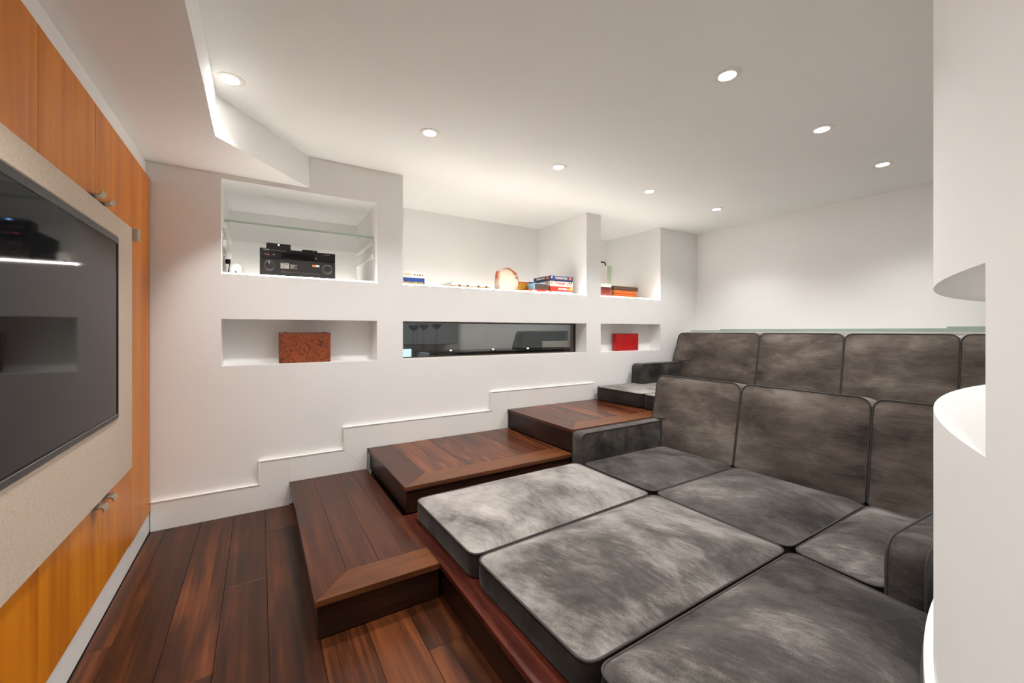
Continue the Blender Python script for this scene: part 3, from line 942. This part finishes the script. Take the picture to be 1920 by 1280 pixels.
for k, wd in enumerate((.046, .030, .044, .020, .044)):
    MB().box(.169, .169 + wd, ry - .0036, ry - .0031, 1.531 - k * .0058, 1.531 - k * .0058 + .0026).build('print_line', 'label_grey', st)
st = MB().box(.300, .343, ry - .0032, ry - .0018, 1.530, 1.542).build('sticker', 'white_card', rc)
MB().box(.300, .321, ry - .0036, ry - .0031, 1.530, 1.542).build('orange_half', 'orange_label', st)
MB().lathe([(.0022, 0), (.0022, .0012)], Matrix.Translation((.046, ry - .0001, 1.588)) @ Matrix.Rotation(math.pi / 2, 4, 'X'), 12).build('power_light', 'red_led', rc)
for bx_, bz_, r in ((.032, 1.590, .004), (.077, 1.589, .005), (.322, 1.586, .005), (.386, 1.588, .003)):
    MB().lathe([(r, 0), (r, .002), (r * .7, .003)], Matrix.Translation((bx_, ry - .0001, bz_)) @ Matrix.Rotation(math.pi / 2, 4, 'X'), 14).build('button', 'steel', rc)

bx1 = thing('media_box', 'small black box with a blue light standing on the receiver', 'media box')
MB().cbox(.037, .180, 3.155, 3.27, rz1 + .0005, 1.685, .004).build('case', 'black_satin', bx1)
MB().box(.106, .112, 3.1542, 3.1552, 1.672, 1.679).build('status_light', 'blue_led', bx1)
bx2 = thing('streaming_box', 'flat glossy black puck box on the right of the receiver top', 'media box')
MB().cbox(.243, .339, 3.10, 3.196, rz1 + .0005, 1.651, .006).build('case', 'black_gloss', bx2)
MB().box(.312, .317, 3.0990, 3.1002, 1.634, 1.647).build('glint_strip', 'label_grey', bx2)

dm = thing('white_camera', 'round white domed device in the left corner of the upper niche', 'camera')
M = Matrix.Translation((-.124, 3.075, ZG))
MB().lathe([(.036, 0), (.0365, .010), (.0365, .014)], M, 32).build('base', 'white_plastic', dm)
MB().lathe([(.0355, .0145), (.0365, .03), (.0365, .046), (.034, .060), (.027, .072), (.016, .080), (.004, .083)], M, 32).build('dome', 'white_plastic', dm, True)
MB().cbox(-.132, -.121, 3.036, 3.041, ZG + .0145, ZG + .024, .002).build('lens_opening', 'pages', dm)
plug = thing('power_plug', 'white plug in the side wall behind the domed device', 'plug')
MB().cbox(-.1935, -.187, 3.16, 3.23, ZG + .06, ZG + .13, .002).build('socket_plate', 'white_plastic', plug)
MB().cbox(-.187, -.160, 3.175, 3.195, ZG + .085, ZG + .115, .004).build('plug_body', 'black_matte', plug)
MB().tube([(-.165, 3.18, ZG + .088), (-.164, 3.16, ZG + .07), (-.168, 3.13, ZG + .03), (-.165, 3.11, ZG + .006), (-.15, 3.11, ZG + .004)], .003, False, 6).build('cable', 'black_matte', plug, True)

# ------------------------------------------------------------------ lower niches
wb = thing('wooden_box', 'shiny burl wood box standing on edge in the lower left niche', 'box')
MB().cbox(.105, .411, 3.020, 3.075, ZL0 + .0005, 1.088, .003).build('case', 'burl_wood', wb)
for hx in (.140, .376):
    MB().cbox(hx - .011, hx + .011, 3.030, 3.045, 1.0885, 1.0925, .001).build('hinge', 'steel', wb)
MB().box(.1045, .4115, 3.0440, 3.0455, ZL0 + .003, 1.0885).build('lid_seam', 'gap_dark', wb)
rb = thing('red_album', 'bright red book standing in the small lower right niche', 'book')
MB().cbox(3.140, 3.470, 3.035, 3.040, ZL0 + .0005, 1.070, .002).build('front_cover', 'book_red', rb)
MB().cbox(3.140, 3.470, 3.078, 3.083, ZL0 + .0005, 1.070, .002).build('back_cover', 'book_red', rb)
MB().cbox(3.136, 3.141, 3.035, 3.083, ZL0 + .0005, 1.070, .002).build('spine', 'book_red', rb)
MB().box(3.145, 3.462, 3.0405, 3.0775, ZL0 + .003, 1.066).build('pages', 'white_card', rb)
MB().box(3.226, 3.2275, 3.0345, 3.0352, ZL0 + .002, 1.068).build('hinge_groove', 'maroon', rb)
MB().cbox(3.432, 3.444, 3.0335, 3.0352, .902, .916, .001).build('emblem', 'steel', rb)

# ------------------------------------------------------------------ slit window and the room behind it
wi = tag(thing('window_1', 'long slit window with grey glass between the lower niches', None), kind='structure')
GX0, GX1 = WX[0] + .002, WX[1] - .002
MB().box(GX0 + .008, GX1 - .008, 3.124, 3.132, ZL0 + .008, ZL1 - .006).build('pane', 'window_glass', wi)
for b_ in ((GX0, GX1, ZL1 - .006, ZL1 - .0005), (GX0, GX1, ZL0 + .0005, ZL0 + .008)):
    MB().box(b_[0], b_[1], 3.118, 3.138, b_[2], b_[3]).build('frame_bar', 'lid_brown', wi)
for b_ in ((GX0, GX0 + .008), (GX1 - .008, GX1)):
    MB().box(b_[0], b_[1], 3.118, 3.138, ZL0 + .008, ZL1 - .006).build('frame_bar', 'lid_brown', wi)
# wine glasses behind the pane
def goblet(x, y, top, label):
    g = thing('cocktail_glass', label, 'glass', 'cocktail glasses behind the slit window')
    M = Matrix.Translation((x, y, ZL0 + .0005))
    h = top - ZL0
    MB().lathe([(.034, 0), (.034, .002), (.006, .005), (.0028, .012)], M, 24).build('foot', 'stem_glass', g, True)
    MB().lathe([(.0028, .012), (.0026, h * .5), (.0028, h - .046), (.004, h - .044)], M, 12).build('stem', 'stem_glass', g, True)
    MB().lathe([(.003, h - .044), (.020, h - .034), (.034, h - .018), (.040, h), (.0385, h), (.032, h - .018), (.018, h - .033), (.001, h - .042)], M, 32).build('bowl', 'stem_glass', g, True)
goblet(1.036, 3.172, 1.140, 'leftmost cocktail glass behind the slit window')
goblet(1.122, 3.168, 1.148, 'middle cocktail glass behind the slit window')
goblet(1.228, 3.166, 1.152, 'rightmost cocktail glass behind the slit window')
# kitchen
tag(MB().box(.3, 7.0, 6.2, 6.3, 0, 2.3).build('wall_kitchen', 'wall_paint'), kind='structure')
tag(MB().box(.3, 7.0, 3.81, 6.3, -.05, 0).build('floor_kitchen', 'floor_wood'), kind='structure')
tag(MB().box(.3, 7.0, 3.81, 6.3, 2.232, 2.3).build('ceiling_kitchen', 'ceiling_paint'), kind='structure')
tag(MB().box(.2, .3, 3.205, 6.3, 0, 1.165).box(.2, .3, 3.81, 6.3, 1.165, 2.3).build('wall_kitchen_west', 'wall_paint'), kind='structure')
tag(MB().box(7.0, 7.1, 3.2, 6.3, 0, 2.3).build('wall_kitchen_east', 'wall_paint'), kind='structure')
kc = thing('kitchen_cabinet', 'grey kitchen cabinet seen through the left of the slit window', 'cabinet')
MB().cbox(1.30, 2.62, 5.85, 6.198, .895, 1.55, .004).build('case', 'kitchen_grey', kc)
MB().cbox(1.31, 1.96, 5.83, 5.849, .90, 1.54, .003).build('door', 'kitchen_grey', kc)
MB().cbox(1.965, 2.61, 5.83, 5.849, .90, 1.54, .003).build('door', 'kitchen_grey', kc)
ct = thing('kitchen_counter', 'low pale counter with a dark top seen through the slit window', 'counter')
MB().cbox(2.06, 5.4, 5.62, 6.198, 0, .76, .004).build('cabinet_base', 'kitchen_grey', ct)
MB().cbox(2.05, 5.4, 5.55, 6.198, .7605, .79, .006).build('top', 'counter_dark', ct)
for i, x in enumerate((2.42, 3.14, 3.80)):
    p = thing('puck_light', ('leftmost', 'middle', 'rightmost')[i] + ' small warm lamp glowing behind the slit window', 'lamp', 'warm lamps behind the slit window')  # glowing dots drawn in place of lamp reflections on the counter
    M = Matrix.Translation((x, 5.66, .7905))
    MB().lathe([(.05, 0), (.05, .006), (.03, .012)], M, 20).build('base', 'counter_dark', p)
    MB().lathe([(.012, .0125), (.013, .018), (.010, .024), (.003, .027)], M, 12).build('bulb', 'puck_lens', p, True)
hd = thing('range_hood', 'large grey rounded cooker hood seen at the right of the slit window', 'cooker hood')
hp = rounded([(3.82, .80), (4.85, .80), (4.85, 1.10), (3.92, 1.10)], [.01, .01, .01, .08])
MB().prism(hp, 5.90, 6.198, 'Y').build('shell', 'kitchen_grey', hd)
MB().cbox(4.25, 4.86, 5.86, 5.899, .80, .915, .004).build('front_band', 'white_card', hd)
kw = thing('kitchen_window', 'small bluish daylight window at the lower left of the slit window', 'window')
MB().cbox(1.66, 2.02, 6.165, 6.198, .50, .86, .004).build('frame', 'white_plastic', kw)
MB().box(1.70, 1.98, 6.160, 6.164, .54, .82).build('pane', 'daylight_pane', kw)
for i, (x, y) in enumerate(((2.0, 4.8), (4.2, 4.8))):
    kl = thing('kitchen_downlight', 'ceiling lamp in the room behind the slit window, %s one' % ('nearer' if i == 0 else 'farther'), 'ceiling light', 'lamps of the room behind the window')
    MB().lathe([(.12, -.0005), (.12, -.004), (.105, -.006)], Matrix.Translation((x, y, ZC)), 24).build('trim_ring', 'white_plastic', kl)
    MB().lathe([(.10, -.0062), (.09, -.008)], Matrix.Translation((x, y, ZC)), 16).build('lens', 'kitchen_lens', kl)

# ------------------------------------------------------------------ long open shelf: games and stone
def gbox(label, x0, x1, y0, y1, z0, z1, mat, name='game_box', lid=None):
    g = thing(name, label, 'game box', 'board games on the open shelf')
    zl = z0 + (z1 - z0) * .3
    MB().cbox(x0 + .002, x1 - .002, y0 + .002, y1 - .002, z0 + .0003, zl, .001).build('tray', mat, g)
    MB().cbox(x0, x1, y0, y1, zl + .0006, z1 - .0003, .0015).build('lid', lid or mat, g)
    return g
# left pair
g = gbox('dark blue game box at the left end, under the white one', .898, 1.122, 3.150, 3.42, ZG, 1.517, 'box_blue', lid='box_blue')
text('Telestrations', .038, 'gold_ink', g, face_y(.905, 3.1492, 1.466), bold=.02, width=.205)
g = gbox('white game box with small coloured squares on the blue box', .895, 1.128, 3.145, 3.42, 1.5175, 1.566, 'white_card')
text('uate', .036, 'tan', g, face_y(.948, 3.1442, 1.534), width=.062)
for i, mt in enumerate(('ink', 'green_ink', 'maroon', 'ink_red')):
    MB().box(1.034 + i * .021, 1.044 + i * .021, 3.1440, 3.1452, 1.536, 1.547).build('square_mark', mt, g)
# flat case
fc = thing('flat_case', 'flat white topped tan game case with dark clasps', 'case')
MB().cbox(1.335, 1.697, 3.100, 3.36, ZG, 1.474, .002).build('base', 'tan', fc)
MB().cbox(1.330, 1.692, 3.096, 3.36, 1.4745, 1.500, .004).build('lid', 'white_card', fc)
for x in (1.40, 1.475, 1.575, 1.65):
    MB().cbox(x - .009, x + .009, 3.090, 3.0955, 1.466, 1.482, .001).build('clasp', 'lid_brown', fc)
for x in (1.35, 1.675):
    MB().cbox(x - .012, x + .012, 3.094, 3.12, 1.4995, 1.508, .002).build('corner_cap', 'white_card', fc)
# stone
bm = bmesh.new()
bmesh.ops.create_icosphere(bm, subdivisions=5, radius=1)
for q in bm.verts:
    p = q.co.copy()
    zz = p.z
    k = 1.0 - .10 * max(0, zz) + .05 * noise.noise(p * 2.3) + .03 * noise.noise(p * 6)
    # squarish plan with a sloping upper right facet
    x = .109 * k * (abs(p.x) ** .6) * (1 if p.x > 0 else -1)
    y = .07 * k * (abs(p.y) ** .65) * (1 if p.y > 0 else -1)
    z = .118 + .118 * k * (abs(zz) ** .55) * (1 if zz > 0 else -1)
    if x > .02 and z > .15: z -= (x - .02) * .42
    q.co = (x, y, max(0, z))
me = bpy.data.meshes.new('stone'); bm.to_mesh(me); bm.free()
me.polygons.foreach_set('use_smooth', [True] * len(me.polygons))
me.materials.append(MATS['orange_crystal'])
stn = bpy.data.objects.new('crystal_stone', me); C.objects.link(stn)
stn.location = (1.925, 3.215, ZG + .0002)
tag(stn, 'white and orange crystal rock standing upright on the long shelf', 'rock')
# right stack (square boxes)
SX0, SX1, SY0, SY1 = 2.308, 2.580, 3.060, 3.335
g = gbox('light blue game box at the bottom of the right stack', SX0, SX1, SY0, SY1, ZG, 1.474, 'box_sky')
MB().lathe([(.022, 0), (.022, .0008)], Matrix.Translation((2.53, SY0 - .0001, 1.458)) @ Matrix.Scale(.55, 4, (0, 0, 1)) @ Matrix.Rotation(math.pi / 2, 4, 'X'), 20).build('round_mark', 'white_card', g)
g = gbox('red game box second from the bottom of the right stack', SX0 - .002, SX1 + .002, SY0 - .002, SY1, 1.4745, 1.5185, 'box_red')
text('SCRABBLE', .022, 'white_card', g, face_y(2.40, SY0 - .0028, 1.489), bold=.025, width=.105)
MB().prism([(2.50, 1.4878), (2.581, 1.4878), (2.581, 1.5175), (2.555, 1.5175)], SY0 - .0028, SY0 - .0019, 'Y').build('pale_corner', 'tan', g)
g = gbox('white game box under the top one of the right stack', SX0, SX1, SY0, SY1, 1.519, 1.568, 'white_card')
text('Twister', .042, 'ink_red', g, face_y(2.365, SY0 - .0008, 1.536), bold=.02, width=.125)
for i, (x, z, mt) in enumerate(((2.515, 1.542, 'orange_label'), (2.535, 1.556, 'ink_red'), (2.553, 1.540, 'tan'), (2.560, 1.558, 'green_ink'), (2.325, 1.552, 'orange_label'))):
    MB().lathe([(.010, 0), (.010, .0007)], Matrix.Translation((x, SY0 - .0001, z)) @ Matrix.Rotation(math.pi / 2, 4, 'X'), 12).build('dot_mark', mt, g)
text('Twister', .036, 'ink_red', g, face_x(SX0 - .0008, 3.28, 1.536), bold=.02, width=.11)
for y, z, mt in ((3.13, 1.548, 'orange_label'), (3.11, 1.558, 'ink_red'), (3.09, 1.545, 'tan')):
    MB().lathe([(.010, 0), (.010, .0007)], Matrix.Translation((SX0 - .0001, y, z)) @ Matrix.Rotation(-math.pi / 2, 4, 'Y'), 12).build('dot_mark', mt, g)
g = gbox('blue game box on top of the right stack', SX0, SX1, SY0, SY1, 1.5685, 1.618, 'box_navy')
MB().box(SX0 - .0004, SX0 + .235, SY0 - .0008, SY0 - .0002, 1.5845, 1.6155).build('blue_band', 'box_blue', g)
text('Connect Four', .034, 'white_card', g, face_y(2.358, SY0 - .0012, 1.592), bold=.022, width=.155)
MB().box(2.365, 2.505, SY0 - .0013, SY0 - .0008, 1.587, 1.589).build('gold_line', 'gold_ink', g)
MB().cbox(2.528, 2.562, SY0 - .0016, SY0 - .0009, 1.587, 1.612, .0003).build('picture_mark', 'orange_label', g)
MB().cbox(2.316, 2.332, SY0 - .0016, SY0 - .0009, 1.592, 1.612, .0003).build('picture_mark', 'white_card', g)
text('Connect Four', .030, 'white_card', g, face_x(SX0 - .0008, 3.285, 1.592), bold=.022, width=.14)
MB().cbox(SX0 - .0012, SX0 - .0004, 3.085, 3.125, 1.588, 1.612, .0003).build('picture_mark', 'orange_label', g)
# low heap left of the stack
g = gbox('flat red game box lying low beside the right stack', 2.036, 2.300, 3.03, 3.15, ZG, 1.472, 'box_red')
MB().box(2.08, 2.13, 3.0292, 3.0300, 1.459, 1.466).build('white_mark', 'white_card', g)
MB().box(2.235, 2.270, 3.0292, 3.0300, 1.456, 1.466).build('white_mark', 'white_card', g)
bk = thing('book', 'thick book with light blue cover lying on the flat red box', 'book')
MB().cbox(2.116, 2.285, 3.040, 3.145, 1.4725, 1.4765, .001).build('lower_cover', 'ink_red', bk)
MB().cbox(2.116, 2.285, 3.040, 3.145, 1.5290, 1.5330, .001).build('upper_cover', 'box_sky', bk)
MB().cbox(2.112, 2.116, 3.040, 3.145, 1.4725, 1.5330, .001).build('spine', 'box_sky', bk)
MB().box(2.1165, 2.279, 3.046, 3.140, 1.4768, 1.5287).build('pages', 'pages', bk)
gr = thing('game_rack', 'yellow game rack with rows of small dark holes', 'game')
MB().cbox(2.023, 2.196, 3.160, 3.190, ZG, 1.541, .001).build('frame', 'box_yellow', gr)
for i in range(11):
    for j in range(5):
        MB().lathe([(.0048, 0), (.0048, .0006)], Matrix.Translation((2.034 + i * .0151, 3.1599, 1.4630 + j * .0160)) @ Matrix.Rotation(math.pi / 2, 4, 'X'), 8).build('hole', 'ink' if (i + j) % 3 else 'ink_red', gr)
g = gbox('small red game box standing behind the yellow rack', 2.045, 2.150, 3.205, 3.29, ZG, 1.558, 'box_red')
g = gbox('small blue game box tucked against the right stack', 2.170, 2.298, 3.205, 3.29, ZG, 1.562, 'box_blue')

# ------------------------------------------------------------------ short open shelf
pg = thing('carry_case', 'tall pale green case with dark handle behind the narrow pier', 'case')
MB().prism([(2.905, ZG), (3.083, ZG), (3.094, 1.766), (2.905, 1.766)], 3.055, 3.125, 'Y').build('case', 'pale_green', pg)
MB().box(2.90, 3.028, 3.0535, 3.0548, ZG + .001, 1.764).build('front_sheet', 'white_card', pg)
MB().tube([(2.93, 3.09, 1.766), (2.932, 3.09, 1.797), (2.945, 3.09, 1.805), (3.025, 3.09, 1.805), (3.038, 3.09, 1.797), (3.040, 3.09, 1.766)], .007, False, 8).build('handle', 'ink', pg, True)
sb = thing('small_box', 'small maroon box with white lid in front of the pale green case', 'box')
MB().cbox(2.885, 3.028, 3.000, 3.045, ZG, 1.540, .002).build('base', 'maroon', sb)
MB().cbox(2.883, 3.030, 2.998, 3.047, 1.5405, 1.576, .002).build('lid', 'white_card', sb)
ob = thing('storage_box', 'orange leather box with brown lid on the short shelf', 'box')
MB().cbox(3.285, 3.635, 3.205, 3.42, ZG, 1.507, .003).build('lower_tray', 'box_orange', ob)
MB().cbox(3.285, 3.635, 3.205, 3.42, 1.509, 1.546, .003).build('upper_tray', 'box_orange', ob)
MB().cbox(3.270, 3.650, 3.195, 3.43, 1.5465, 1.590, .003).build('lid', 'lid_brown', ob)

# ------------------------------------------------------------------ glass sheets on the back ledge
for i, (y0, y1, z0, x0) in enumerate(((1.72, 2.90, 1.0935, 4.178), (.62, 1.715, 1.0935, 4.178), (.40, 2.55, 1.1060, 4.186), (.30, .86, 1.1185, 4.192))):
    t = thing('ledge_glass', ['long glass sheet on the back ledge, left one', 'long glass sheet on the back ledge, right one', 'second glass sheet layer along the back ledge', 'short topmost glass sheet at the right end of the back ledge'][i], 'glass sheet', 'glass sheets on the back ledge')
    MB().box(x0, 4.362, y0, y1, z0, z0 + .012).build('sheet', 'clear_glass', t)
    MB().box(x0 - .0015, x0 - .0002, y0, y1, z0, z0 + .012).build('edge', 'glass_edge', t)
